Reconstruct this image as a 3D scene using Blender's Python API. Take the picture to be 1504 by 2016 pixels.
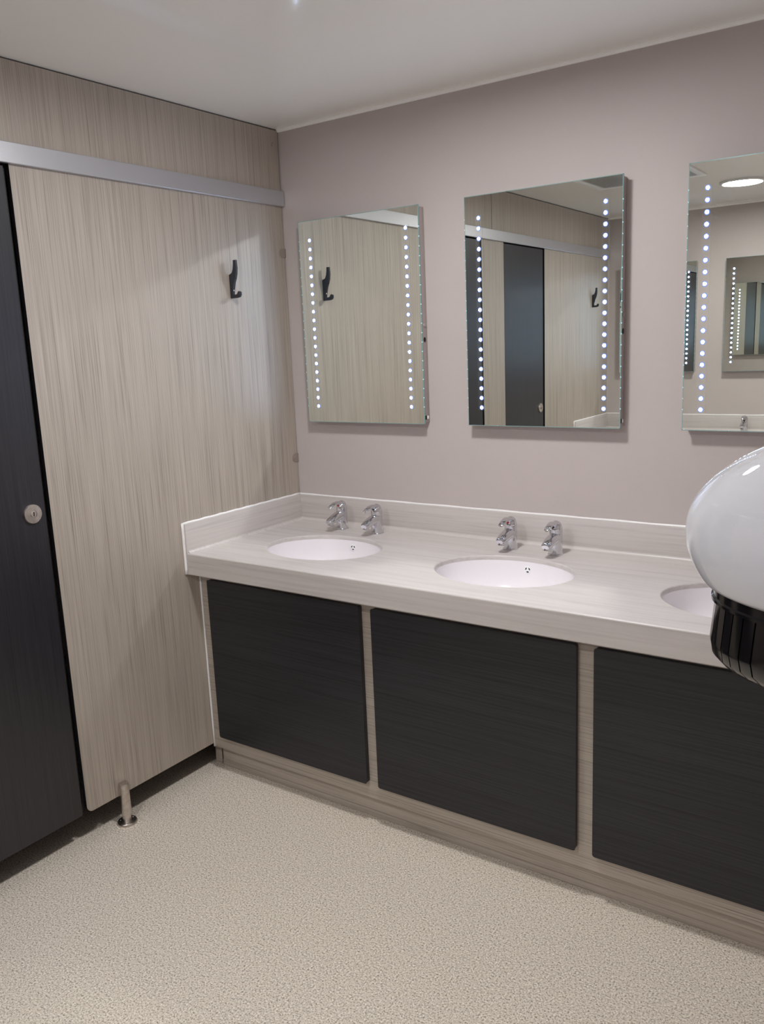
import bpy, bmesh, math
from mathutils import Vector, Matrix

for o in list(bpy.data.objects):
    bpy.data.objects.remove(o, do_unlink=True)
S = bpy.context.scene
COL = S.collection
PI = math.pi

# ------------------------------------------------------------------ camera
FPX = 1653.6
cd = bpy.data.cameras.new('camera')
cam = bpy.data.objects.new('camera', cd)
COL.objects.link(cam)
cd.sensor_fit = 'HORIZONTAL'
cd.sensor_width = 36.0
cd.lens = 36.0 * FPX / 1504.0
cd.clip_start = 0.01
_R = Vector((0.8229, 0.5666, -0.0417)); _U = Vector((-0.0788, 0.1866, 0.9793)); _F = Vector((-0.5626, 0.8026, -0.1982))
m = Matrix.Identity(4)
for i in range(3):
    m[i][0] = _R[i]; m[i][1] = _U[i]; m[i][2] = -_F[i]
m[0][3], m[1][3], m[2][3] = 2.1186, -2.4696, 1.4733
cam.matrix_world = m
S.camera = cam

# ------------------------------------------------------------------ light set-up
w = bpy.data.worlds.new('world'); S.world = w; w.use_nodes = True
w.node_tree.nodes['Background'].inputs[0].default_value = (0, 0, 0, 1)
w.node_tree.nodes['Background'].inputs[1].default_value = 0.0
LAMP_STRENGTH = 186.0
LAMP_COLOUR = (0.985, 0.985, 1.0)
LED_STRENGTH = 100.0
LED_COLOUR = (0.46, 0.68, 1.0)
S.view_settings.view_transform = 'Standard'
S.view_settings.look = 'None'
S.view_settings.exposure = 0.0
S.view_settings.gamma = 1.0
S.view_settings.use_curve_mapping = False
cy = S.cycles
cy.use_denoising = True
cy.use_adaptive_sampling = True
cy.adaptive_threshold = 0.03
cy.max_bounces = 8
cy.diffuse_bounces = 4
cy.glossy_bounces = 7
cy.blur_glossy = 0.0
cy.sample_clamp_indirect = 0.0
cy.caustics_reflective = True
cy.use_guiding = True
cy.use_surface_guiding = True
cy.use_light_tree = False

# ------------------------------------------------------------------ dimensions (metres)
H = 2.236            # ceiling
D = 3.482            # room depth: back wall y = 0, opposite wall y = -D
XR = 2.20            # right wall
XL = -1.30           # far wall of the cubicles
ZT = 0.808           # worktop
ZB = 0.733           # worktop apron, lower edge
ZS = 0.907           # upstand, upper edge
YF = -0.610          # worktop front
YC = -0.552          # cabinet face
YP = -0.522          # plinth face

# ------------------------------------------------------------------ helpers
def srgb(r, g, b):
    f = lambda c: (c / 255) / 12.92 if c / 255 <= 0.04045 else (((c / 255) + 0.055) / 1.055) ** 2.4
    return (f(r), f(g), f(b), 1.0)

def obj(name, bm, mat, parent=None, origin=(0, 0, 0), smooth=False, recalc=True):
    """link a bmesh (built in room coordinates) as one mesh object"""
    if recalc:
        bmesh.ops.recalc_face_normals(bm, faces=bm.faces)
    bmesh.ops.translate(bm, verts=bm.verts, vec=-Vector(origin))
    me = bpy.data.meshes.new(name)
    bm.to_mesh(me); bm.free()
    for p in me.polygons:
        p.use_smooth = bool(smooth)
    for mt in (mat if isinstance(mat, (list, tuple)) else [mat]):
        me.materials.append(mt)
    if smooth and smooth is not True:
        try:
            me.set_sharp_from_angle(angle=math.radians(smooth))
        except Exception:
            pass
    o = bpy.data.objects.new(name, me)
    COL.objects.link(o)
    if parent is None:
        o.location = origin
    else:
        o.parent = parent
        base = Vector((0, 0, 0)); p = parent
        while p is not None:
            base += p.location; p = p.parent
        o.location = Vector(origin) - base
    return o

def thing(name, label, cat, loc=(0, 0, 0), group=None):
    o = bpy.data.objects.new(name, None)
    o.empty_display_size = 0.05
    COL.objects.link(o)
    o.location = loc
    tag(o, label, cat, group)
    return o

def tag(o, label, cat, group=None):
    o['label'] = label; o['category'] = cat
    if group:
        o['group'] = group
    return o

def struct(o, label=None):
    o['kind'] = 'structure'
    if label:
        o['label'] = label
    return o

def share(src, parent, loc, name=None, rot=None):
    o = src.copy()
    COL.objects.link(o)
    o.parent = parent
    o.location = loc
    if rot is not None:
        o.rotation_euler = rot
    return o

def copy_tree(o, parent=None):
    c = o.copy(); COL.objects.link(c); c.parent = parent
    for ch in list(o.children):
        copy_tree(ch, c)
    return c

def box(bm, x0, x1, y0, y1, z0, z1, bevel=0.0, seg=2):
    r = bmesh.ops.create_cube(bm, size=1.0)
    vs = r['verts']
    for v in vs:
        v.co = Vector((x0 + (v.co.x + .5) * (x1 - x0), y0 + (v.co.y + .5) * (y1 - y0), z0 + (v.co.z + .5) * (z1 - z0)))
    if bevel > 0:
        es = list({e for v in vs for e in v.link_edges})
        bmesh.ops.bevel(bm, geom=es, offset=bevel, segments=seg, profile=0.5, affect='EDGES')
    return bm

def nbox(*a, **k):
    return box(bmesh.new(), *a, **k)

def prism(bm, pts, axis, a0, a1):
    """extrude a closed 2-D outline along an axis; pts are the other two coordinates in order"""
    def mk(p, a):
        if axis == 0: return (a, p[0], p[1])
        if axis == 1: return (p[0], a, p[1])
        return (p[0], p[1], a)
    v0 = [bm.verts.new(mk(p, a0)) for p in pts]
    v1 = [bm.verts.new(mk(p, a1)) for p in pts]
    n = len(pts)
    bm.faces.new(v0); bm.faces.new(v1[::-1])
    for i in range(n):
        bm.faces.new((v0[i], v0[(i + 1) % n], v1[(i + 1) % n], v1[i]))
    return bm

def rounded_rect(a0, a1, b0, b1, radii, seg=6):
    """outline, corner radii in order (a0,b0),(a1,b0),(a1,b1),(a0,b1)"""
    out = []
    for (cx, cy_, sx, sy, st), r in zip(((a0, b0, 1, 1, PI), (a1, b0, -1, 1, 1.5 * PI), (a1, b1, -1, -1, 0), (a0, b1, 1, -1, .5 * PI)), radii):
        if r <= 0:
            out.append((cx, cy_)); continue
        for k in range(seg + 1):
            t = st + (PI / 2) * k / seg
            out.append((cx + sx * r + r * math.cos(t), cy_ + sy * r + r * math.sin(t)))
    return out

def rings(bm, loops, closed=True, cap0=False, cap1=False):
    """skin successive rings of equal vertex count"""
    vs = [[bm.verts.new(p) for p in L] for L in loops]
    n = len(loops[0])
    for a, b in zip(vs[:-1], vs[1:]):
        for i in range(n if closed else n - 1):
            j = (i + 1) % n
            bm.faces.new((a[i], a[j], b[j], b[i]))
    if cap0: bm.faces.new(vs[0][::-1])
    if cap1: bm.faces.new(vs[-1])
    return vs

def lathe(bm, prof, c=(0, 0, 0), axis='Z', n=24, cap0=True, cap1=True):
    """prof = [(radius, height)]"""
    L = []
    for r, h in prof:
        ring = []
        for i in range(n):
            t = 2 * PI * i / n
            u, v = r * math.cos(t), r * math.sin(t)
            if axis == 'Z': p = (u, v, h)
            elif axis == 'X': p = (h, u, v)
            else: p = (u, h, v)
            ring.append((c[0] + p[0], c[1] + p[1], c[2] + p[2]))
        L.append(ring)
    rings(bm, L, True, cap0, cap1)
    return bm

def sweep(bm, path, sizes, n=12, up=Vector((1, 0, 0)), power=2.0):
    """tube along a path in room coordinates; sizes = (half width along 'up', half thickness)"""
    L = []
    P = [Vector(p) for p in path]
    for i, p in enumerate(P):
        t = (P[min(i + 1, len(P) - 1)] - P[max(i - 1, 0)]).normalized()
        a = (up - t * up.dot(t)).normalized()
        b = t.cross(a)
        ra, rb = sizes[i]
        ring = []
        for k in range(n):
            th = 2 * PI * k / n
            c, s = math.cos(th), math.sin(th)
            c = math.copysign(abs(c) ** (2 / power), c); s = math.copysign(abs(s) ** (2 / power), s)
            ring.append(p + a * ra * c + b * rb * s)
        L.append(ring)
    rings(bm, L, True, True, True)
    return bm

# ------------------------------------------------------------------ materials
def new_mat(name):
    mt = bpy.data.materials.new(name)
    mt.use_nodes = True
    nt = mt.node_tree
    return mt, nt, nt.nodes['Principled BSDF']

def plain(name, col, rough=0.5, metal=0.0, spec=0.5, coat=0.0, vary=0.0, vscale=30.0, bump=0.0):
    mt, nt, b = new_mat(name)
    b.inputs['Base Color'].default_value = col
    b.inputs['Roughness'].default_value = rough
    b.inputs['Metallic'].default_value = metal
    b.inputs['Specular IOR Level'].default_value = spec
    b.inputs['Coat Weight'].default_value = coat
    if vary > 0 or bump > 0:
        tc = nt.nodes.new('ShaderNodeTexCoord')
        no = nt.nodes.new('ShaderNodeTexNoise'); no.inputs['Scale'].default_value = vscale; no.inputs['Detail'].default_value = 4
        nt.links.new(tc.outputs['Object'], no.inputs['Vector'])
        if vary > 0:
            rp = nt.nodes.new('ShaderNodeValToRGB')
            rp.color_ramp.elements[0].color = tuple(c * (1 - vary) for c in col[:3]) + (1,)
            rp.color_ramp.elements[1].color = tuple(min(1, c * (1 + vary)) for c in col[:3]) + (1,)
            rp.color_ramp.elements[0].position = 0.3; rp.color_ramp.elements[1].position = 0.7
            nt.links.new(no.outputs['Fac'], rp.inputs['Fac'])
            nt.links.new(rp.outputs['Color'], b.inputs['Base Color'])
        if bump > 0:
            bp = nt.nodes.new('ShaderNodeBump'); bp.inputs['Strength'].default_value = bump; bp.inputs['Distance'].default_value = 0.001
            nt.links.new(no.outputs['Fac'], bp.inputs['Height'])
            nt.links.new(bp.outputs['Normal'], b.inputs['Normal'])
    return mt

def laminate(name, cols, grain, across=390.0, along=2.4, rough=0.47, bump=0.10, spec=1.0):
    """woodgrain laminate; grain = axis (0,1,2) that the lines run along"""
    mt, nt, b = new_mat(name)
    N, Lk = nt.nodes, nt.links
    tc = N.new('ShaderNodeTexCoord')
    def noise(sa, sl, detail, off):
        mp = N.new('ShaderNodeMapping')
        sc = [sa, sa, sa]; sc[grain] = sl
        mp.inputs['Scale'].default_value = sc
        mp.inputs['Location'].default_value = off
        no = N.new('ShaderNodeTexNoise')
        no.inputs['Scale'].default_value = 1.0
        no.inputs['Detail'].default_value = detail
        no.inputs['Roughness'].default_value = 0.55
        Lk.new(tc.outputs['Object'], mp.inputs['Vector']); Lk.new(mp.outputs['Vector'], no.inputs['Vector'])
        return no
    n1 = noise(across, along, 3.0, (3.1, 7.7, 1.3))
    n2 = noise(across * 0.16, along * 0.5, 2.0, (11.0, 2.0, 5.0))
    n3 = noise(across * 2.3, along * 2.6, 2.0, (1.0, 9.0, 4.0))
    def mth(op, a, bb):
        q = N.new('ShaderNodeMath'); q.operation = op
        for i, x in enumerate((a, bb)):
            if isinstance(x, (int, float)): q.inputs[i].default_value = x
            else: Lk.new(x, q.inputs[i])
        return q.outputs[0]
    f = mth('ADD', mth('MULTIPLY', n1.outputs['Fac'], 0.59), mth('ADD', mth('MULTIPLY', n2.outputs['Fac'], 0.16), mth('MULTIPLY', n3.outputs['Fac'], 0.25)))
    rp = N.new('ShaderNodeValToRGB')
    rp.color_ramp.elements[0].position = 0.34; rp.color_ramp.elements[0].color = cols[0]
    rp.color_ramp.elements[1].position = 0.64; rp.color_ramp.elements[1].color = cols[2]
    e = rp.color_ramp.elements.new(0.45); e.color = cols[1]
    Lk.new(f, rp.inputs['Fac']); Lk.new(rp.outputs['Color'], b.inputs['Base Color'])
    b.inputs['Roughness'].default_value = rough
    b.inputs['Specular IOR Level'].default_value = spec
    bp = N.new('ShaderNodeBump'); bp.inputs['Strength'].default_value = bump; bp.inputs['Distance'].default_value = 0.0008
    Lk.new(f, bp.inputs['Height']); Lk.new(bp.outputs['Normal'], b.inputs['Normal'])
    return mt

def speckle(name):
    mt, nt, b = new_mat(name)
    N, Lk = nt.nodes, nt.links
    tc = N.new('ShaderNodeTexCoord')
    def noise(scale, det):
        no = N.new('ShaderNodeTexNoise'); no.inputs['Scale'].default_value = scale; no.inputs['Detail'].default_value = det; no.inputs['Roughness'].default_value = 0.8
        Lk.new(tc.outputs['Object'], no.inputs['Vector']); return no
    base = N.new('ShaderNodeValToRGB')
    cr = base.color_ramp
    cr.elements[0].position = 0.37; cr.elements[0].color = srgb(120, 110, 97)
    cr.elements[1].position = 0.57; cr.elements[1].color = srgb(222, 211, 196)
    e = cr.elements.new(0.45); e.color = srgb(203, 192, 177)
    e = cr.elements.new(0.66); e.color = srgb(250, 243, 231)
    Lk.new(noise(220, 2.6).outputs['Fac'], base.inputs['Fac'])
    v = N.new('ShaderNodeTexVoronoi'); v.inputs['Scale'].default_value = 200
    Lk.new(tc.outputs['Object'], v.inputs['Vector'])
    r2 = N.new('ShaderNodeValToRGB')
    r2.color_ramp.elements[0].position = 0.16; r2.color_ramp.elements[0].color = (1, 1, 1, 1)
    r2.color_ramp.elements[1].position = 0.26; r2.color_ramp.elements[1].color = (0, 0, 0, 1)
    Lk.new(v.outputs['Distance'], r2.inputs['Fac'])
    cn = N.new('ShaderNodeSeparateColor'); Lk.new(v.outputs['Color'], cn.inputs[0])
    gt = N.new('ShaderNodeMath'); gt.operation = 'GREATER_THAN'; gt.inputs[1].default_value = 0.55
    Lk.new(cn.outputs[0], gt.inputs[0])
    ml = N.new('ShaderNodeMath'); ml.operation = 'MULTIPLY'
    Lk.new(r2.outputs['Color'], ml.inputs[0]); Lk.new(gt.outputs[0], ml.inputs[1])
    ml2 = N.new('ShaderNodeMath'); ml2.operation = 'MULTIPLY'; ml2.inputs[1].default_value = 0.6
    Lk.new(ml.outputs[0], ml2.inputs[0])
    mx = N.new('ShaderNodeMix'); mx.data_type = 'RGBA'
    Lk.new(ml2.outputs[0], mx.inputs['Factor']); Lk.new(base.outputs['Color'], mx.inputs['A'])
    mx.inputs['B'].default_value = srgb(98, 92, 84)
    Lk.new(mx.outputs['Result'], b.inputs['Base Color'])
    b.inputs['Roughness'].default_value = 0.55
    b.inputs['Specular IOR Level'].default_value = 0.35
    bp = N.new('ShaderNodeBump'); bp.inputs['Strength'].default_value = 0.03; bp.inputs['Distance'].default_value = 0.0004
    Lk.new(base.outputs['Color'], bp.inputs['Height']); Lk.new(bp.outputs['Normal'], b.inputs['Normal'])
    return mt

def stone(name):
    mt, nt, b = new_mat(name)
    N, Lk = nt.nodes, nt.links
    tc = N.new('ShaderNodeTexCoord')
    mp = N.new('ShaderNodeMapping'); mp.inputs['Scale'].default_value = (2.6, 70, 110)
    Lk.new(tc.outputs['Object'], mp.inputs['Vector'])
    no = N.new('ShaderNodeTexNoise'); no.inputs['Scale'].default_value = 1.0; no.inputs['Detail'].default_value = 5; no.inputs['Distortion'].default_value = 0.4
    Lk.new(mp.outputs['Vector'], no.inputs['Vector'])
    rp = N.new('ShaderNodeValToRGB'); cr = rp.color_ramp
    cr.elements[0].position = 0.33; cr.elements[0].color = srgb(188, 181, 177)
    cr.elements[1].position = 0.62; cr.elements[1].color = srgb(202, 195, 191)
    e = cr.elements.new(0.46); e.color = srgb(197, 190, 186)
    Lk.new(no.outputs['Fac'], rp.inputs['Fac']); Lk.new(rp.outputs['Color'], b.inputs['Base Color'])
    b.inputs['Roughness'].default_value = 0.33
    b.inputs['Specular IOR Level'].default_value = 0.45
    return mt

def emit(name, col, strength, sample=True):
    mt = bpy.data.materials.new(name); mt.use_nodes = True
    nt = mt.node_tree; nt.nodes.clear()
    e = nt.nodes.new('ShaderNodeEmission'); e.inputs[0].default_value = tuple(col) + (1,); e.inputs[1].default_value = strength
    o = nt.nodes.new('ShaderNodeOutputMaterial'); nt.links.new(e.outputs[0], o.inputs[0])
    if not sample:
        mt.cycles.emission_sampling = 'NONE'
    return mt

def mirror_mat(name, dust, smear=False):
    mt = bpy.data.materials.new(name); mt.use_nodes = True
    nt = mt.node_tree; nt.nodes.clear()
    g = nt.nodes.new('ShaderNodeBsdfGlossy'); g.inputs['Color'].default_value = (0.86, 0.885, 0.835, 1); g.inputs['Roughness'].default_value = 0.0
    d = nt.nodes.new('ShaderNodeBsdfDiffuse'); d.inputs['Color'].default_value = (0.9, 0.9, 0.9, 1)
    mx = nt.nodes.new('ShaderNodeMixShader'); mx.inputs[0].default_value = dust
    nt.links.new(g.outputs[0], mx.inputs[1]); nt.links.new(d.outputs[0], mx.inputs[2])
    if smear:   # dried splashes and finger marks near the top of the pane
        tc = nt.nodes.new('ShaderNodeTexCoord')
        n1 = nt.nodes.new('ShaderNodeTexNoise'); n1.inputs['Scale'].default_value = 110; n1.inputs['Detail'].default_value = 6; n1.inputs['Distortion'].default_value = 2.5
        n2 = nt.nodes.new('ShaderNodeTexNoise'); n2.inputs['Scale'].default_value = 7; n2.inputs['Detail'].default_value = 2
        nt.links.new(tc.outputs['Object'], n1.inputs['Vector']); nt.links.new(tc.outputs['Object'], n2.inputs['Vector'])
        r1 = nt.nodes.new('ShaderNodeMapRange'); r1.inputs[1].default_value = 0.58; r1.inputs[2].default_value = 0.72; r1.inputs[4].default_value = 1
        r2 = nt.nodes.new('ShaderNodeMapRange'); r2.inputs[1].default_value = 0.52; r2.inputs[2].default_value = 0.62; r2.inputs[4].default_value = 0.35
        nt.links.new(n1.outputs['Fac'], r1.inputs[0]); nt.links.new(n2.outputs['Fac'], r2.inputs[0])
        mu = nt.nodes.new('ShaderNodeMath'); mu.operation = 'MULTIPLY'
        nt.links.new(r1.outputs[0], mu.inputs[0]); nt.links.new(r2.outputs[0], mu.inputs[1])
        sp = nt.nodes.new('ShaderNodeSeparateXYZ'); nt.links.new(tc.outputs['Object'], sp.inputs[0])
        r3 = nt.nodes.new('ShaderNodeMapRange'); r3.inputs[1].default_value = 0.46; r3.inputs[2].default_value = 0.58; r3.inputs[4].default_value = 0.5
        nt.links.new(sp.outputs[2], r3.inputs[0])
        mu0 = mu; mu = nt.nodes.new('ShaderNodeMath'); mu.operation = 'MULTIPLY'
        nt.links.new(mu0.outputs[0], mu.inputs[0]); nt.links.new(r3.outputs[0], mu.inputs[1])
        ad = nt.nodes.new('ShaderNodeMath'); ad.operation = 'ADD'; ad.inputs[1].default_value = dust
        nt.links.new(mu.outputs[0], ad.inputs[0]); nt.links.new(ad.outputs[0], mx.inputs[0])
    o = nt.nodes.new('ShaderNodeOutputMaterial'); nt.links.new(mx.outputs[0], o.inputs[0])
    return mt

OAK = (srgb(104, 94, 84), srgb(161, 150, 138), srgb(182, 171, 159))
OAK_LEVEL = (srgb(108, 98, 87), srgb(168, 156, 143), srgb(189, 177, 164))
CHAR = (srgb(23, 22, 26), srgb(35, 34, 39), srgb(47, 46, 51))
CHAR_UPRIGHT = (srgb(15, 14, 17), srgb(29, 28, 33), srgb(40, 39, 45))
M = dict(
    paint=plain('taupe_paint', srgb(190, 180, 176), 0.5, spec=0.25, vary=0.012, vscale=3),
    ceiling=plain('ceiling_panel', srgb(248, 245, 239), 0.10, spec=0.42),
    floor=speckle('speckled_vinyl'),
    oak_v=laminate('grey_oak_upright', OAK, 2),
    oak_h=laminate('grey_oak_level', OAK_LEVEL, 0),
    char_v=laminate('charcoal_upright', CHAR_UPRIGHT, 2, 280, 2.4, 0.37, 0.12, 0.65),
    char_h=laminate('charcoal_level', CHAR, 0, 280, 2.4, 0.42, 0.12, 0.45),
    stone=stone('pale_streaked_stone'),
    basin=plain('white_basin', srgb(238, 233, 235), 0.22, spec=0.5),
    sealant=plain('white_sealant', srgb(240, 238, 238), 0.3),
    trim=plain('white_trim', srgb(250, 248, 245), 0.35),
    alu=plain('satin_aluminium', srgb(198, 198, 202), 0.38, metal=0.75),
    steel=plain('brushed_steel', srgb(206, 198, 190), 0.33, metal=1.0, vary=0.12, vscale=90),
    chrome=plain('chrome', srgb(214, 214, 218), 0.04, metal=1.0),
    hook=plain('graphite_hook', srgb(52, 54, 60), 0.35, metal=0.35),
    bracket=plain('taupe_bracket', srgb(150, 136, 126), 0.4),
    black=plain('black_gap', srgb(14, 13, 14), 0.6),
    gasket=plain('black_gasket', srgb(18, 17, 20), 0.5),
    case=plain('mirror_case', srgb(168, 156, 154), 0.4),
    edge=plain('glass_edge', srgb(150, 186, 184), 0.12, metal=0.3),
    mirror=mirror_mat('mirror_silver', 0.0),
    mirror_smear=mirror_mat('mirror_silver_marked', 0.0, True),
    window=mirror_mat('mirror_led_window', 0.03),
    led=emit('led_light', LED_COLOUR, LED_STRENGTH),
    led_halo=emit('led_halo_glow', (0.22, 0.36, 1.0), 1.1, False),  # emissive ring that paints a blue halo around each diode
    edge_glint=emit('painted_edge_glint', (0.50, 0.85, 0.95), 0.95, False),  # emission painted in for diode glints along the glass edge
    lamp=emit('lamp_lens', LAMP_COLOUR, LAMP_STRENGTH),
    lamp_ring=plain('lamp_bezel', srgb(225, 223, 220), 0.35),
    hatch=plain('hatch_grey', srgb(150, 148, 142), 0.35),
    shell=plain('white_gloss_shell', srgb(214, 214, 218), 0.025, spec=0.5, coat=0.0),
    nozzle=plain('black_gloss', srgb(13, 12, 15), 0.12, spec=0.6),
    red=plain('red_dot', srgb(190, 40, 38), 0.3),
    blue=plain('blue_dot', srgb(30, 34, 60), 0.3),
)

# ------------------------------------------------------------------ the room
struct(obj('floor', nbox(XL, XR, -D, 0, -0.05, 0), M['floor']))
struct(obj('ceiling', nbox(XL, XR, -D, 0, H, H + 0.05), M['ceiling']))
struct(obj('wall_back', nbox(XL, XR, 0, 0.1, 0, H), M['paint']))
struct(obj('wall_front', nbox(XL, XR, -D - 0.1, -D, 0, H), M['paint']))
struct(obj('wall_right', nbox(XR, XR + 0.1, -D, 0, 0, H), M['paint']))
struct(obj('wall_left', nbox(XL - 0.1, XL, -D, 0, 0, H), M['paint']))
bm = bmesh.new(); prism(bm, [(0, H), (-0.009, H), (-0.009, H - 0.004), (-0.004, H - 0.009), (0, H - 0.009)], 0, 0.001, XR)
struct(obj('trim_1', bm, M['trim']))
bm = bmesh.new(); prism(bm, [(-D, H), (-D + 0.009, H), (-D + 0.009, H - 0.004), (-D + 0.004, H - 0.009), (-D, H - 0.009)], 0, 0.001, XR)
struct(obj('trim_2', bm, M['trim']))
# vinyl skirting turned up the back wall inside the cubicle
struct(obj('baseboard_back', nbox(XL, -0.02, -0.012, -0.0, 0, 0.09, 0.003), M['floor']))

# ------------------------------------------------------------------ ceiling lights
def ceiling_light(x, y, label):
    t = thing('ceiling_light', label, 'ceiling light', (x, y, H), 'round ceiling lights')
    bm = bmesh.new()
    lathe(bm, [(0.116, H), (0.116, H - 0.006), (0.110, H - 0.012), (0.101, H - 0.012), (0.099, H - 0.004), (0.099, H)], (x, y, 0), n=40, cap0=False, cap1=False)
    obj('bezel', bm, M['lamp_ring'], t, (x, y, H), smooth=40)
    bm = bmesh.new()
    lathe(bm, [(0.0988, H - 0.0070), (0.060, H - 0.0078), (0.004, H - 0.0080)], (x, y, 0), n=32, cap0=False, cap1=True)
    o = obj('lens', bm, M['lamp'], t, (x, y, H), smooth=True)
    o['label'] = 'glowing white lens'
    return t
ceiling_light(1.01, -0.92, 'round white ceiling light above the basins, nearer the back wall')
ceiling_light(1.04, -2.63, 'round glowing ceiling light seen reflected in the rightmost mirror')

# ceiling hatch, seen in the middle mirror
hx0, hx1, hy0, hy1 = 0.39, 0.95, -2.26, -1.70
t = thing('ceiling_hatch', 'grey square ceiling hatch in a pale frame, reflected in the middle mirror', 'ceiling hatch', ((hx0 + hx1) / 2, (hy0 + hy1) / 2, H))
bm = bmesh.new()
for a in ((hx0, hx1, hy0, hy0 + 0.035), (hx0, hx1, hy1 - 0.035, hy1), (hx0, hx0 + 0.035, hy0 + 0.035, hy1 - 0.035), (hx1 - 0.035, hx1, hy0 + 0.035, hy1 - 0.035)):
    box(bm, a[0], a[1], a[2], a[3], H - 0.008, H, 0.002)
obj('frame', bm, M['trim'], t, t.location, smooth=40)
obj('panel', nbox(hx0 + 0.040, hx1 - 0.040, hy0 + 0.040, hy1 - 0.040, H - 0.005, H, 0.0015), M['hatch'], t, t.location, smooth=40)

# ------------------------------------------------------------------ cubicle front (plane x = 0)
TH = 0.014
ZPAN = 0.095          # underside of panels and doors
ZR0, ZR1 = 1.972, 2.025

def panel(name, y0, y1, z0, z1, mat, radii=(0, 0, 0, 0), x=0.0, parent=None, origin=None, th=TH):
    bm = bmesh.new()
    prism(bm, rounded_rect(y0, y1, z0, z1, radii), 0, x - th, x)
    bmesh.ops.recalc_face_normals(bm, faces=bm.faces)
    for f in bm.faces:                     # black core shows on every edge of the board
        f.material_index = 0 if abs(f.normal.x) > 0.9 else 1
    return obj(name, bm, [mat, M['gasket']], parent, origin if origin else (x, (y0 + y1) / 2, z0))

YA = -1.086
p = panel('partition_panel', YA, -0.002, ZPAN, 2.0, M['oak_v'], (0.022, 0, 0, 0))
tag(p, 'wide grey oak cubicle panel beside the worktop, with the coat hook', 'panel', 'cubicle panels')
p = panel('partition_panel', -1.877, -1.625, ZPAN, 2.0, M['oak_v'], (0.022, 0.022, 0, 0))
tag(p, 'narrow grey oak panel between two dark doors, reflected in middle mirror', 'panel', 'cubicle panels')
p = panel('partition_panel', -D + 0.002, -2.412, ZPAN, 2.0, M['oak_v'], (0, 0.022, 0, 0))
tag(p, 'grey oak panel right of the dark door in the middle mirror reflection', 'panel', 'cubicle panels')

t = thing('header_panel', 'grey oak header board above the metal rail, reaching the painted wall', 'panel', (0, -0.87, 2.0), 'header boards above the rail')
panel('board', -1.7405, -0.004, 2.0, H - 0.004, M['oak_v'], parent=t, origin=(0, -0.87, 2.0))
for zz in (2.178, 2.187):
    bm = bmesh.new(); lathe(bm, [(0.0028, -0.004), (0.0028, 0.0008), (0.0015, 0.0014)], (0, -0.036 + (zz - 2.18) * .4, zz), 'X', 10)
    obj('screw', bm, M['bracket'], t, (0, -0.036, zz), smooth=40)
p = panel('header_panel', -D + 0.004, -1.7435, 2.0, H - 0.004, M['oak_v'])
tag(p, 'farther header board right of the joint seen in the middle mirror', 'panel', 'header boards above the rail')

bm = bmesh.new()
prism(bm, [(0.0, ZR0), (0.012, ZR0), (0.0135, ZR0 + 0.0015), (0.0135, ZR1 - 0.0015), (0.012, ZR1), (0.0, ZR1)], 1, -D + 0.003, -0.003)
o = obj('head_rail', bm, M['alu'], None, (0, -D / 2, ZR0))
tag(o, 'long satin aluminium rail running across the top of cubicle doors', 'rail')

def cubicle_door(y0, y1, lock_y, label, lock_label):
    t = thing('cubicle_door', label, 'door', (0, (y0 + y1) / 2, ZPAN), 'dark cubicle doors')
    og = (0, (y0 + y1) / 2, ZPAN)
    panel('leaf', y0, y1, ZPAN, ZR0 - 0.006, M['char_v'], (0.004, 0.004, 0, 0), x=-0.004, parent=t, origin=og)
    for g in ((y0 - 0.0125, y0 + 0.004), (y1 - 0.004, y1 + 0.0125)):
        obj('gasket', nbox(-0.030, -0.0185, g[0], g[1], ZPAN + 0.005, ZR0 - 0.004), M['gasket'], t, (0, g[0], ZPAN))
    # round indicator lock
    x = -0.004
    bm = bmesh.new()
    lathe(bm, [(0.027, 0), (0.027, 0.005), (0.0262, 0.0065), (0.011, 0.0072), (0.0105, 0.0048), (0.0001, 0.0048)], (x, lock_y, 1.044), 'X', 36)
    lk = obj('lock', bm, M['steel'], t, (x, lock_y, 1.044), smooth=35)
    lk['label'] = lock_label
    bm = bmesh.new()
    lathe(bm, [(0.0085, 0.0048), (0.0085, 0.0085), (0.0078, 0.0092)], (x, lock_y, 1.044), 'X', 20)
    obj('turn', bm, M['steel'], lk, (x, lock_y, 1.044), smooth=35)
    obj('slot', nbox(x + 0.009, x + 0.0097, lock_y - 0.0014, lock_y + 0.0014, 1.044 - 0.006, 1.044 + 0.006), M['black'], lk, (x, lock_y, 1.044))
    return t
cubicle_door(-1.614, -1.101, -1.142, 'charcoal woodgrain cubicle door at the left edge with round lock', 'round steel lock')
cubicle_door(-2.397, -1.888, -2.352, 'charcoal cubicle door with lock reflected in the middle mirror', 'round steel lock')

def panel_foot(y, label):
    FX = 0.0125
    t = thing('panel_foot', label, 'foot', (FX, y, 0), 'steel panel feet')
    bm = bmesh.new(); lathe(bm, [(0.0315, 0.0), (0.0315, 0.006), (0.029, 0.009), (0.014, 0.0095)], (FX, y, 0), n=32)
    fl = obj('flange', bm, M['steel'], t, (FX, y, 0), smooth=40)
    for a in (-0.5, 1.6, 3.7):
        bm = bmesh.new(); lathe(bm, [(0.004, 0.009), (0.0035, 0.0105), (0.001, 0.011)], (FX + 0.0222 * math.cos(a), y + 0.0222 * math.sin(a), 0), n=10)
        obj('screw', bm, M['chrome'], fl, (FX, y, 0), smooth=True)
    bm = bmesh.new(); lathe(bm, [(0.0135, 0.0), (0.0135, 0.034)], (FX, y, 0), n=24)
    obj('stem', bm, M['steel'], t, (FX, y, 0), smooth=40)
    bm = bmesh.new(); lathe(bm, [(0.0158, 0.031), (0.0163, 0.033), (0.0163, 0.136), (0.0155, 0.138)], (FX, y, 0), n=28)
    obj('sleeve', bm, M['steel'], t, (FX, y, 0), smooth=40)
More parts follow.
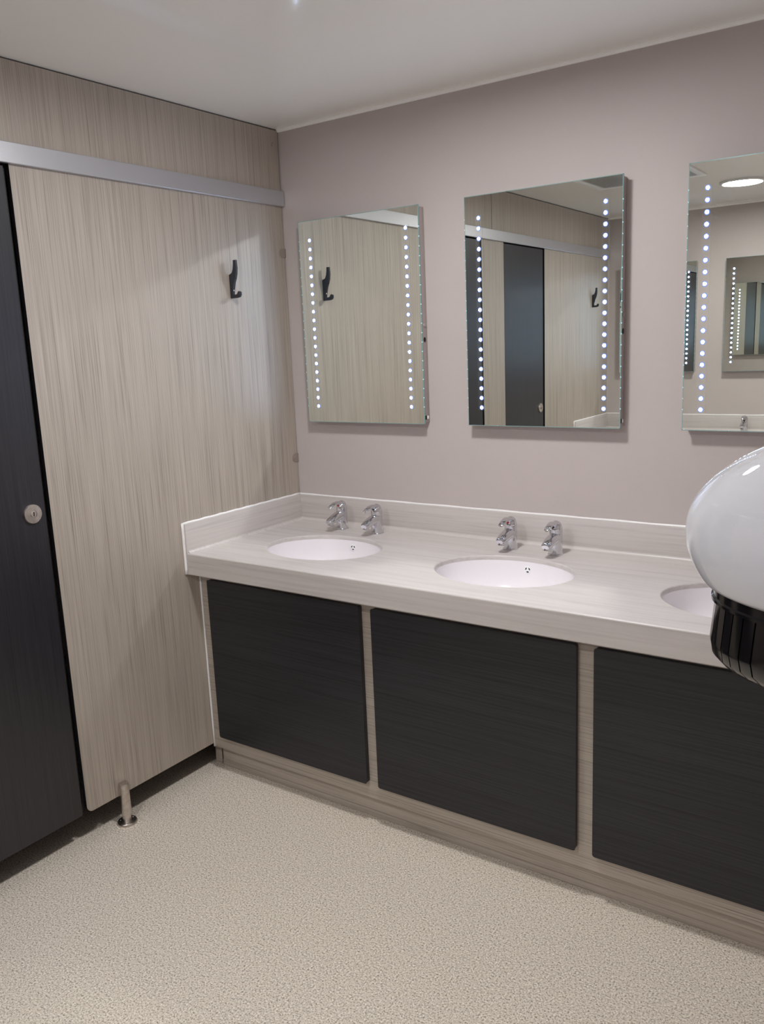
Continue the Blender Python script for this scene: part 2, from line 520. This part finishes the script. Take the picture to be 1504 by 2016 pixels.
panel_foot(-0.957, 'brushed steel foot on the floor under the wide oak panel')

def coat_hook(y, zb, label):
    t = thing('coat_hook', label, 'coat hook', (0, y, zb), 'graphite coat hooks')
    og = (0, y, zb)
    def slab(pts, hw, name):
        bm = bmesh.new()
        prism(bm, [(px * 1.25, zb + pz) for px, pz in pts], 1, y - hw, y + hw)
        es = [e for e in bm.edges if abs(e.verts[0].co.y - e.verts[1].co.y) < 1e-6]
        bmesh.ops.bevel(bm, geom=es, offset=0.0010, segments=2, profile=0.5, affect='EDGES')
        return obj(name, bm, M['hook'], t, og, smooth=50)
    slab([(0.0, 0.0), (0.0100, 0.0), (0.0105, 0.020), (0.0120, 0.035), (0.0160, 0.050), (0.0205, 0.063), (0.0120, 0.0855), (0.0060, 0.0805), (0.0, 0.079)], 0.0052, 'stem')
    slab([(0.0105, 0.0840), (0.0160, 0.049), (0.0215, 0.064), (0.0255, 0.080), (0.0278, 0.100), (0.0272, 0.126), (0.0185, 0.126), (0.0186, 0.109), (0.0165, 0.096)], 0.0050, 'upper_prong')
    slab([(0.0090, 0.0), (0.0260, 0.0005), (0.0330, 0.003), (0.0365, 0.009), (0.0368, 0.019), (0.0330, 0.0225), (0.0285, 0.0212), (0.0275, 0.0150), (0.0245, 0.0115), (0.0180, 0.0105), (0.0103, 0.0120)], 0.0050, 'lower_prong')
    for zz in (0.026, 0.066):
        bm = bmesh.new(); lathe(bm, [(0.0026, 0.011), (0.0026, 0.0146), (0.002, 0.0150)] if zz < .05 else [(0.0028, 0.020), (0.0028, 0.0276), (0.002, 0.0280)], (0, y, zb + zz), 'X', 10)
        obj('screw', bm, M['steel'] if zz < .05 else M['black'], t, og, smooth=True)
coat_hook(-0.297, 1.642, 'dark graphite double coat hook on the wide oak panel')
coat_hook(-D + 0.292, 1.642, 'dark coat hook seen reflected in the middle mirror')

def angle_bracket(z, label):
    t = thing('angle_bracket', label, 'bracket', (0, -0.015, z), 'small panel brackets')
    og = (0, -0.015, z)
    bm = bmesh.new()
    pts = [(-0.0005, z - 0.0155), (-0.0005, z + 0.0155)]
    for k in range(9):
        a = PI / 2 + PI * k / 8
        pts.append((-0.017 + 0.0155 * math.cos(a), z + 0.0155 * math.sin(a)))
    prism(bm, pts, 0, 0.0, 0.0028)
    obj('plate', bm, M['bracket'], t, og)
    obj('wall_leg', nbox(-0.012, 0.0028, -0.0019, -0.0002, z - 0.0155, z + 0.0155), M['bracket'], t, og)
    bm = bmesh.new(); lathe(bm, [(0.0062, 0.0028), (0.006, 0.004), (0.003, 0.0048), (0.001, 0.0042)], (0, -0.0185, z), 'X', 14)
    obj('screw', bm, M['bracket'], t, og, smooth=30)
angle_bracket(1.809, 'small upper corner bracket fixing the oak panel beside the left mirror')
angle_bracket(1.050, 'small lower corner bracket just above the worktop upstand')

# ------------------------------------------------------------------ mirrors
_proto = {}
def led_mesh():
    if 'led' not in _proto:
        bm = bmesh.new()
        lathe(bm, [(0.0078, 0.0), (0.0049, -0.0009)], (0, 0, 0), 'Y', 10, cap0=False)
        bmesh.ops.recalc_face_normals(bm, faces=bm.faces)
        me = bpy.data.meshes.new('led'); bm.to_mesh(me); bm.free(); me.materials.append(M['led']); me.materials.append(M['led_halo'])
        for q in me.polygons: q.material_index = 0 if len(q.vertices) > 4 else 1  # centre is the diode, outer ring its painted halo
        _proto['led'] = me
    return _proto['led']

MW, MZ0, MZ1 = 0.506, 1.1935, 1.9046
def led_mirror(x0, label, back=True, smear=False, group='LED mirrors'):
    """built for the back wall; on the opposite wall the whole thing is turned half round"""
    x1 = x0 + MW
    t = thing('led_mirror', label, 'mirror', ((x0 + x1) / 2, 0, MZ0), group)
    og = tuple(t.location)
    yg = -0.040
    # silvered pane with polished edges (second material slot on the rim)
    bm = bmesh.new(); box(bm, x0, x1, yg, yg + 0.005, MZ0, MZ1)
    bmesh.ops.recalc_face_normals(bm, faces=bm.faces)
    for f in bm.faces:
        f.material_index = 0 if f.normal.y < -0.9 else 1
    obj('pane', bm, [M['mirror_smear'] if smear else M['mirror'], M['edge']], t, og)
    bm = bmesh.new()
    for a in ((x0, x0 + 0.0018, MZ0, MZ1), (x1 - 0.0018, x1, MZ0, MZ1), (x0, x1, MZ0, MZ0 + 0.0018), (x0, x1, MZ1 - 0.0018, MZ1)):
        box(bm, a[0], a[1], yg - 0.0004, yg, a[2], a[3])
    obj('polished_edge', bm, M['edge'], t, og)
    cs = obj('case', nbox(x0 + 0.003, x1 - 0.003, yg + 0.005, 0.0, MZ0 + 0.004, MZ1 - 0.004, 0.002), M['case'], t, og, smooth=40)
    bm = bmesh.new(); lathe(bm, [(0.006, 0), (0.006, 0.0016), (0.005, 0.002)], (x1 - 0.003, -0.019, 1.475), 'X', 16)
    for v in bm.verts: v.co.z = 1.475 + (v.co.z - 1.475) * 1.35
    s = obj('sensor', bm, M['black'], cs, og, smooth=40); s['label'] = 'black oval sensor window'
    bm = bmesh.new(); lathe(bm, [(0.006, 0), (0.006, 0.0025), (0.0045, 0.004)], (x1 - 0.003, -0.019, 1.522), 'X', 16)
    obj('button', bm, M['case'], cs, og, smooth=40)
    sk = obj('socket', nbox(x1 - 0.004, x1 - 0.001, -0.032, -0.020, 1.208, 1.221, 0.001), M['black'], cs, og)
    obj('socket_tab', nbox(x1 - 0.0035, x1 - 0.0005, -0.0195, -0.009, 1.209, 1.220, 0.001), M['trim'], cs, og)
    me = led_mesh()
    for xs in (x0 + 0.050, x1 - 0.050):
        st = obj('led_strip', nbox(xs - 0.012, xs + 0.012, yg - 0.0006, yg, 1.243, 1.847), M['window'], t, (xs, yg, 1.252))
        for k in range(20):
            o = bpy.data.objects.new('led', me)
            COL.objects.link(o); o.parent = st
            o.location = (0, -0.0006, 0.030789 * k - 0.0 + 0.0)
    # glowing quads painted on the side edges as glints of the diodes
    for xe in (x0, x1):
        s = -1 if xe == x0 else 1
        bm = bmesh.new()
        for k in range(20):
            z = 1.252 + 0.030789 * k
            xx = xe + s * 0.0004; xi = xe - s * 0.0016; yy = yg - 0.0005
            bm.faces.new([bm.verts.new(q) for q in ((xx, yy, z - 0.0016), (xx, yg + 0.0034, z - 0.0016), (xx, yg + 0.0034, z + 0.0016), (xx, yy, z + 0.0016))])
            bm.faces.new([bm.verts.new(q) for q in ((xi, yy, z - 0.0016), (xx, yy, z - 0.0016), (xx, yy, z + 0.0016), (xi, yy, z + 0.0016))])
        g = obj('glint_quads', bm, M['edge_glint'], t, og)
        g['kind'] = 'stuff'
    if not back:
        t.rotation_euler = (0, 0, PI)
        t.location = ((x0 + x1) / 2, -D, MZ0)
    return t

led_mirror(0.102, 'leftmost LED mirror, beside the oak cubicle panel, reflecting a coat hook')
led_mirror(0.7777, 'middle LED mirror above the second basin, reflecting a dark cubicle door')
led_mirror(1.461, 'rightmost LED mirror, smudged, cut off by the edge and reflecting a ceiling light', smear=True)
led_mirror(0.102, 'LED mirror on the opposite wall, thin sliver in rightmost mirror left edge', back=False)
led_mirror(0.7877, 'LED mirror on the opposite wall, reflected large within the rightmost mirror', back=False)

# ------------------------------------------------------------------ vanity worktops
BC = (0.378, 1.045, 1.718)        # basin centres
BY, BA, BB = -0.338, 0.211, 0.161
NE = 56

def rect_ray(cx, cyy, x0, x1, y0, y1, t):
    dx, dy = BA * math.cos(t), BB * math.sin(t)
    k = 1e9
    if dx > 1e-9: k = min(k, (x1 - cx) / dx)
    if dx < -1e-9: k = min(k, (x0 - cx) / dx)
    if dy > 1e-9: k = min(k, (y1 - cyy) / dy)
    if dy < -1e-9: k = min(k, (y0 - cyy) / dy)
    return (cx + dx * k, cyy + dy * k)

def worktop(label, back=True, holes=True):
    Y = (lambda y: y) if back else (lambda y: -D - y)
    t = thing('worktop', label, 'worktop', (XR / 2, Y(-0.3), ZB), 'pale stone worktops')
    og = tuple(t.location)
    bm = bmesh.new()
    yb, yf = -0.002, YF + 0.005
    if holes:
        cuts = [0.0135, (BC[0] + BC[1]) / 2, (BC[1] + BC[2]) / 2, XR]
        for c, x0, x1 in zip(BC, cuts[:-1], cuts[1:]):
            ts = [2 * PI * k / NE for k in range(NE)]
            # exact corners of the cell
            for cx, cyy in ((x0, yf), (x1, yf), (x1, yb), (x0, yb)):
                a = math.atan2((cyy - BY) / BB, (cx - c) / BA) % (2 * PI)
                ts.append(a)
            ts = sorted(set(ts))
            outer = [rect_ray(c, BY, x0, x1, yf, yb, a) + (ZT,) for a in ts]
            L = [outer, [(c + (BA + 0.0056) * math.cos(q), BY + (BB + 0.0056) * math.sin(q), ZT) for q in ts]]
            for k in range(5):        # soft lip
                a = (PI / 2) * k / 4
                e = 0.0045 * (1 - math.sin(a)); d = 0.0045 * (1 - math.cos(a))
                L.append([(c + (BA + e) * math.cos(q), BY + (BB + e) * math.sin(q), ZT - d) for q in ts])
            L.append([(c + BA * math.cos(q), BY + BB * math.sin(q), ZT - 0.014) for q in ts])
            rings(bm, L)
    else:
        v = [bm.verts.new(p) for p in ((0, yf, ZT), (XR, yf, ZT), (XR, yb, ZT), (0, yb, ZT))]
        bm.faces.new(v)
    # rounded front nosing, apron and underside
    prof = [(yf, ZT)]
    for k in range(1, 6):
        a = (PI / 2) * k / 5
        prof.append((yf - 0.005 * math.sin(a), ZT - 0.005 + 0.005 * math.cos(a)))
    prof += [(YF, ZT - 0.0060), (YF, ZB + 0.0042), (YF, ZB + 0.003), (YF + 0.003, ZB), (YC + 0.012, ZB), (YC + 0.012, ZT - 0.015)]
    rings(bm, [[(0.0135, y, z) for y, z in prof], [(XR - 0.002, y, z) for y, z in prof]], closed=False)
    for v in bm.verts: v.co.y = Y(v.co.y)
    obj('slab', bm, M['stone'], t, og, smooth=30)
    # upstands
    us = obj('upstand', box(bmesh.new(), 0.013, XR - 0.002, *sorted((Y(-0.0015), Y(-0.0145))), ZT - 0.004, ZS, 0.002), M['stone'], t, og, smooth=40)
    sd = obj('side_upstand', box(bmesh.new(), 0.0015, 0.014, *sorted((Y(-0.002), Y(YF))), ZB, ZS, 0.002), M['stone_side'], t, og, smooth=40)
    # coved joints between slab and upstands
    bm = bmesh.new()
    cove = [(0, 0)] + [(0.012 - 0.012 * math.sin(a), 0.012 - 0.012 * math.cos(a)) for a in [PI / 2 * k / 5 for k in range(6)]]
    prism(bm, [(Y(-0.0143 - a), ZT - 0.0005 + b) for a, b in cove], 0, 0.0135, XR - 0.003)
    prism(bm, [(0.0138 + a, ZT - 0.0005 + b) for a, b in cove], 1, Y(-0.0143), Y(YF + 0.006))
    obj('cove', bm, M['stone'], t, og, smooth=50)
    # silicone beads along wall and partition
    bm = bmesh.new()
    pth = [(0.004, Y(-0.004), ZS + 0.0005)] + [(0.01 + (XR - 0.03) * k / 40.0, Y(-0.0045), ZS + 0.0008 * math.sin(k * 1.7)) for k in range(41)]
    sweep(bm, pth, [(0.0048, 0.0042)] * len(pth), 8, Vector((0, 1, 0)))
    obj('sealant_bead', bm, M['sealant'], us, og, smooth=True)
    bm = bmesh.new()
    pth = [(0.0035, Y(-0.005 + (YF + 0.003) * k / 24.0), ZS + 0.001 + 0.0009 * math.sin(k * 2.3)) for k in range(25)]
    sweep(bm, pth, [(0.005, 0.0042)] * len(pth), 8, Vector((1, 0, 0)))
    obj('sealant_bead', bm, M['sealant'], sd, og, smooth=True)
    bm = bmesh.new()
    pth = [(0.0025, Y(YF - 0.0015), ZS + 0.002 - (ZS - ZB) * k / 8.0) for k in range(9)]
    sweep(bm, pth, [(0.0048, 0.0046)] * len(pth), 8, Vector((1, 0, 0)))
    obj('sealant_bead', bm, M['sealant'], sd, og, smooth=True)
    return t

# the side upstand carries the same stone with its streaks turned along the panel
def stone_side():
    mt = M['stone'].copy(); mt.name = 'pale_streaked_stone_side'
    for n in mt.node_tree.nodes:
        if n.type == 'MAPPING':
            n.inputs['Scale'].default_value = (70, 2.6, 110)
    return mt
M['stone_side'] = stone_side()

worktop('pale streaked stone worktop with upstand and three oval basin openings')
worktop('pale stone worktop along the opposite wall, upstand reflected in the mirrors', back=False, holes=False)

def washbasin(c, label):
    t = thing('washbasin', label, 'basin', (c, BY, ZT - 0.15), 'oval basins in the worktop')
    og = tuple(t.location)
    bm = bmesh.new()
    depth = 0.15
    L = []
    ts = [2 * PI * k / NE for k in range(NE)]
    def fr(s):            # fraction of rim radius at relative depth s
        return (1 - s ** 3.6) ** 0.5 if s < 1 else 0.0
    z0 = ZT - 0.0135
    for k in range(15):
        s = math.sin(PI / 2 * k / 14.5)
        f = max(fr(s), 0.09)
        L.append([(c + (BA + 0.0003) * f * math.cos(q), BY + (BB + 0.0003) * f * math.sin(q), z0 - depth * s) for q in ts])
    rings(bm, L, True, False, True)
    bmesh.ops.recalc_face_normals(bm, faces=bm.faces)
    # outer skin so the bowl has thickness
    outer = [[(p[0] + (p[0] - c) * 0.04, p[1] + (p[1] - BY) * 0.05, p[2] - (0.008 if i else 0.0)) for p in R] for i, R in enumerate(L)]
    rings(bm, outer, True, False, True)
    rings(bm, [L[0], outer[0]], True)
    bmesh.ops.remove_doubles(bm, verts=bm.verts, dist=1e-6)
    obj('bowl', bm, M['basin'], t, og, smooth=60, recalc=True)
    # overflow rose on the back of the bowl
    s = 0.17
    f = fr(s)
    s2 = 0.25
    pa = Vector((c, BY + BB * fr(0.12), z0 - depth * 0.12)); pb = Vector((c, BY + BB * fr(0.30), z0 - depth * 0.30))
    up = (pa - pb).normalized()
    nrm = Vector((1, 0, 0)).cross(up).normalized()
    if nrm.y > 0: nrm = -nrm
    ctr = Vector((c + 0.004, BY + BB * f, z0 - depth * s))
    rx = Vector((1, 0, 0))
    def disc(r, h0, h1, n=24, off=(0, 0), sx=1.0, ang=0.0):
        b2 = bmesh.new(); LL = []
        for hh, rr in ((h0, r), (h1, r), (h1 + 0.0004, r * 0.9)):
            ring = []
            for k in range(n):
                q = 2 * PI * k / n
                a, b_ = rr * math.cos(q) * sx, rr * math.sin(q)
                a, b_ = a * math.cos(ang) - b_ * math.sin(ang), a * math.sin(ang) + b_ * math.cos(ang)
                ring.append(ctr + rx * (a + off[0]) + up * (b_ + off[1]) + nrm * hh)
            LL.append(ring)
        rings(b2, LL, True, True, True)
        return b2
    rose = obj('overflow', disc(0.0125, -0.006, 0.0012), M['sealant'], t, og, smooth=40)
    rose['label'] = 'small round overflow with three slots'
    for q in (PI / 2 + 2.1, PI / 2 - 2.1 + 4.2, PI / 2):
        pass
    for q in (PI * 1.5, PI * 1.5 + 2 * PI / 3, PI * 1.5 - 2 * PI / 3):
        off = (0.0063 * math.cos(q), 0.0063 * math.sin(q))
        obj('overflow_slot', disc(0.0022, 0.0, 0.0015, 14, off, 2.0, q + PI / 2), M['black'], rose, og)
    bm = bmesh.new(); lathe(bm, [(0.020, z0 - depth + 0.0005), (0.020, z0 - depth + 0.002), (0.014, z0 - depth + 0.003), (0.010, z0 - depth + 0.001)], (c, BY, 0), n=24)
    obj('drain', bm, M['chrome'], t, og, smooth=40)
washbasin(BC[0], 'white oval basin nearest the oak cubicle panel, below the leftmost mirror')
washbasin(BC[1], 'white oval basin in the middle of the worktop, below the middle mirror')
washbasin(BC[2], 'white oval basin partly hidden behind the white hand dryer')

# ------------------------------------------------------------------ taps
def basin_tap(x, y, hot, label, back=True):
    t = thing('basin_tap', label, 'tap', (x, y, ZT), 'chrome lever taps')
    og = tuple(t.location)
    z = ZT
    bm = bmesh.new(); lathe(bm, [(0.0245, z), (0.0245, z + 0.0025), (0.0225, z + 0.004)], (x, y, 0), n=24)
    obj('base_ring', bm, M['chrome'], t, og, smooth=40)
    # column that leans forward into the spout
    bm = bmesh.new()
    sweep(bm, [(x, y + 0.001, z + 0.003), (x, y + 0.000, z + 0.018), (x, y - 0.001, z + 0.036), (x, y + 0.001, z + 0.052), (x, y + 0.003, z + 0.066)],
          [(0.0212, 0.0215), (0.0205, 0.0210), (0.0210, 0.0225), (0.0208, 0.0215), (0.0198, 0.0195)], 20, Vector((1, 0, 0)), 2.2)
    sweep(bm, [(x, y + 0.004, z + 0.0545), (x, y - 0.018, z + 0.0525), (x, y - 0.038, z + 0.0490), (x, y - 0.058, z + 0.0440), (x, y - 0.073, z + 0.0395), (x, y - 0.079, z + 0.0380)],
          [(0.0185, 0.0150), (0.0187, 0.0170), (0.0180, 0.0150), (0.0170, 0.0122), (0.0150, 0.0095), (0.0115, 0.0068)], 20, Vector((1, 0, 0)), 2.5)
    obj('body', bm, M['chrome'], t, og, smooth=50)
    ca = Vector((0, -0.30, -0.954)).normalized()
    bm = bmesh.new()
    p0 = Vector((x, y - 0.064, z + 0.0400))
    sweep(bm, [p0, p0 + ca * 0.009, p0 + ca * 0.0150], [(0.0120, 0.0120), (0.0120, 0.0120), (0.0110, 0.0110)], 18, Vector((1, 0, 0)))
    ae = obj('aerator', bm, M['chrome'], t, og, smooth=40)
    bm = bmesh.new()
    sweep(bm, [p0 + ca * 0.0145, p0 + ca * 0.0154], [(0.0092, 0.0092), (0.0090, 0.0090)], 18, Vector((1, 0, 0)))
    obj('aerator_mesh', bm, M['hook'], ae, og, smooth=40)
    # turning cap with its lever
    bm = bmesh.new()
    sweep(bm, [(x, y + 0.003, z + 0.0675), (x, y + 0.0025, z + 0.080), (x, y + 0.001, z + 0.090), (x, y - 0.001, z + 0.0975), (x, y - 0.003, z + 0.1015), (x, y - 0.004, z + 0.103)],
          [(0.0205, 0.0205), (0.0203, 0.0203), (0.0190, 0.0190), (0.0150, 0.0150), (0.0085, 0.0085), (0.002, 0.002)], 22, Vector((1, 0, 0)))
    cap = obj('cap', bm, M['chrome'], t, og, smooth=60)
    bm = bmesh.new()
    sweep(bm, [(x, y + 0.012, z + 0.0905), (x, y - 0.004, z + 0.0995), (x, y - 0.020, z + 0.1020), (x, y - 0.038, z + 0.1005), (x, y - 0.056, z + 0.0955), (x, y - 0.068, z + 0.0890), (x, y - 0.071, z + 0.0865)],
          [(0.0120, 0.004), (0.0150, 0.005), (0.0135, 0.0046), (0.0110, 0.0042), (0.0095, 0.0040), (0.0085, 0.0036), (0.005, 0.002)], 16, Vector((1, 0, 0)), 2.6)
    obj('lever', bm, M['chrome'], cap, og, smooth=50)
    bm = bmesh.new(); lathe(bm, [(0.0034, 0.0), (0.0034, -0.0022), (0.0024, -0.0028)], (x, y - 0.0165, z + 0.0885), 'Y', 14)
    dt = obj('hot_dot' if hot else 'cold_dot', bm, M['red'] if hot else M['blue'], cap, og, smooth=40)
    dt['label'] = 'red hot water dot' if hot else 'dark blue cold water dot'
    if not back:
        t.rotation_euler = (0, 0, PI)
    return t
TY = -0.098
basin_tap(0.268, TY + 0.010, True, 'chrome lever tap with red dot at the basin nearest the oak panel')
basin_tap(0.428, TY + 0.004, False, 'chrome lever tap with blue dot at the basin nearest the oak panel')
basin_tap(0.953, TY + 0.000, True, 'chrome lever tap with red dot at the middle basin')
basin_tap(1.108, TY - 0.004, False, 'chrome lever tap with blue dot at the middle basin')
basin_tap(1.640, TY - 0.004, True, 'chrome lever tap with red dot behind the white hand dryer')
basin_tap(1.795, TY - 0.004, False, 'chrome lever tap with blue dot behind the white hand dryer')
basin_tap(0.950, -D - TY, True, 'chrome tap on the opposite worktop, seen in the rightmost mirror', back=False)

# ------------------------------------------------------------------ cabinets under the worktops
DOORS = ((0.053, 0.686), (0.731, 1.361), (1.410, 2.040))
def vanity(label, door_labels, back=True):
    Y = (lambda y: y) if back else (lambda y: -D - y)
    def bx(x0, x1, ya, yb2, z0, z1, bev=0.0):
        a, b = sorted((Y(ya), Y(yb2)))
        return nbox(x0, x1, a, b, z0, z1, bev)
    t = thing('vanity_cabinet', label, 'cabinet', (XR / 2, Y(-0.3), 0), 'vanity cabinets')
    og = tuple(t.location)
    zf = 0.084
    xs = [0.004] + [v for d in DOORS for v in d] + [XR - 0.003]
    obj('top_rail', bx(0.004, XR - 0.003, YC, YC + 0.018, 0.690, ZB - 0.0005), M['oak_h'], t, og)
    obj('bottom_rail', bx(0.004, XR - 0.003, YC, YC + 0.018, zf, 0.160), M['oak_h'], t, og)
    for a, b in ((0.004, DOORS[0][0] + 0.02), (DOORS[0][1] - 0.02, DOORS[1][0] + 0.02), (DOORS[1][1] - 0.02, DOORS[2][0] + 0.02), (DOORS[2][1] - 0.02, XR - 0.003)):
        obj('stile', bx(a, b, YC, YC + 0.018, 0.160, 0.690), M['oak_h'], t, ((a + b) / 2, Y(YC), 0.16))
    obj('plinth', bx(0.009, XR - 0.003, YP, YP + 0.016, 0.0, zf + 0.01), M['oak_h'], t, og)
    obj('plinth_return', bx(-0.030, 0.001, YP, YP + 0.016, 0.0, zf), M['oak_h'], t, og)
    obj('plinth_shadow_gap', bx(0.001, 0.009, YP + 0.004, YP + 0.014, 0.0, zf), M['black'], t, og)  # black filler that paints the shade in the gap beside the plinth
    obj('plinth_skirting', bx(0.009, XR - 0.003, YP - 0.003, YP, 0.0, 0.022, 0.001), M['oak_h'], t, og)
    bm = bmesh.new()
    sweep(bm, [(0.0035, Y(YC - 0.002), zf + (ZB - 0.001 - zf) * k / 8) for k in range(9)], [(0.0034, 0.0034)] * 9, 8, Vector((1, 0, 0)))
    obj('sealant_bead', bm, M['sealant'], t, og, smooth=True)
    for (a, b), lb in zip(DOORS, door_labels):
        bm = bmesh.new()
        y0, y1 = Y(YC - 0.019), Y(YC - 0.001)
        prism(bm, rounded_rect(a, b, 0.139, 0.710, (0.006,) * 4, 4), 1, y0, y1)
        bm.normal_update()
        es = [e for e in bm.edges if all(abs(v.co.y - y0) < 1e-6 for v in e.verts)]
        bmesh.ops.bevel(bm, geom=es, offset=0.0015, segments=2, profile=0.5, affect='EDGES')
        d = obj('door', bm, M['char_h'], t, ((a + b) / 2, Y(YC - 0.019), 0.139))
        if lb: d['label'] = lb
    return t
vanity('long grey oak vanity cabinet with three charcoal doors under the worktop',
       ('charcoal door nearest the oak cubicle panel', 'charcoal middle door', 'charcoal door at the right edge'))
vanity('matching vanity cabinet under the opposite worktop, behind the camera', (None, None, None), back=False)

# ------------------------------------------------------------------ hand dryer on the right wall
def hand_dryer():
    yc = -1.870
    t = thing('hand_dryer', 'glossy white domed hand dryer with ribbed black nozzle at the right edge', 'hand dryer', (XR, yc, 1.23))
    og = tuple(t.location)
    def outline(e, wd, z, n=64, power=2.3, a0=-PI / 2, a1=PI / 2):
        out = []
        for k in range(n + 1):
            q = a0 + (a1 - a0) * k / n
            c, s = math.cos(q), math.sin(q)
            c = abs(c) ** (2 / power); s = math.copysign(abs(s) ** (2 / power), s)
            out.append((XR - e * c, yc + wd * s, z))
        return out
    obj('back_plate', nbox(XR - 0.006, XR, yc - 0.095, yc + 0.095, 1.255, 1.44, 0.003), M['nozzle'], t, og)
    # shell: (protrusion, half width, height)
    key = [(0.2190, 0.0970, 1.3020), (0.2235, 0.1010, 1.3055), (0.2300, 0.1060, 1.3160), (0.2345, 0.1100, 1.3280), (0.2358, 0.1115, 1.3400), (0.2335, 0.1115, 1.3530),
           (0.2260, 0.1090, 1.3670), (0.2120, 0.1030, 1.3810), (0.1900, 0.0945, 1.3950), (0.1600, 0.0830, 1.4075), (0.1220, 0.0690, 1.4175), (0.0780, 0.0510, 1.4245), (0.0380, 0.0330, 1.4285), (0.004, 0.0100, 1.4300)]
    def spline(k, t_):
        a = [k[max(0, min(len(k) - 1, int(t_) + d))] for d in (-1, 0, 1, 2)]
        u = t_ - int(t_)
        return tuple(0.5 * (2 * a[1][i] + (a[2][i] - a[0][i]) * u + (2 * a[0][i] - 5 * a[1][i] + 4 * a[2][i] - a[3][i]) * u * u + (3 * a[1][i] - a[0][i] - 3 * a[2][i] + a[3][i]) * u ** 3) for i in range(3))
    prof = [spline(key, k * 0.25) for k in range((len(key) - 1) * 4)] + [key[-1]]
    bm = bmesh.new()
    rings(bm, [outline(*p_) for p_ in prof], closed=False)
    n = 65
    bm.verts.ensure_lookup_table()
    bm.faces.new([bm.verts[i] for i in range(n)][::-1])       # underside
    bm.faces.new([bm.verts[len(bm.verts) - n + i] for i in range(n)])
    obj('shell', bm, M['shell'], t, og, smooth=50)
    # black collar under the shell
    bm = bmesh.new()
    rings(bm, [outline(0.2165, 0.0945, 1.3030), outline(0.2165, 0.0945, 1.2955), outline(0.2178, 0.0960, 1.2945), outline(0.2178, 0.0960, 1.2925), outline(0.2100, 0.090, 1.2920)], closed=False)
    obj('collar', bm, M['nozzle'], t, og, smooth=40)
    # nozzle core and its ribs
    core = [(0.2130, 0.0915, 1.2930), (0.2155, 0.0920, 1.2640), (0.2140, 0.0880, 1.2555), (0.2080, 0.0800, 1.2485), (0.1970, 0.0670, 1.2440), (0.1800, 0.0500, 1.2420)]
    bm = bmesh.new()
    rings(bm, [outline(*p_) for p_ in core], closed=False)
    bm.verts.ensure_lookup_table()
    bm.faces.new([bm.verts[len(bm.verts) - n + i] for i in range(n)])
    noz = obj('nozzle', bm, M['nozzle'], t, og, smooth=40)
    nr = 40
    for k in range(nr):
        a0 = -PI / 2 + PI * (k + 0.06) / nr; a1 = -PI / 2 + PI * (k + 0.94) / nr
        L = []
        for (e, wd, z) in core:
            dz = -0.0012 if z < 1.258 else 0
            L.append(outline(e + 0.0022, wd + 0.0022, z + dz, 3, 2.3, a0, a1))
        Li = [outline(e - 0.001, wd - 0.001, z, 3, 2.3, a0, a1) for (e, wd, z) in core]
        loops = [a + b[::-1] for a, b in zip(L, Li)]
        bm = bmesh.new()
        rings(bm, loops, True, True, True)
        obj('rib', bm, M['nozzle'], noz, og, smooth=50)
    return t
hand_dryer()
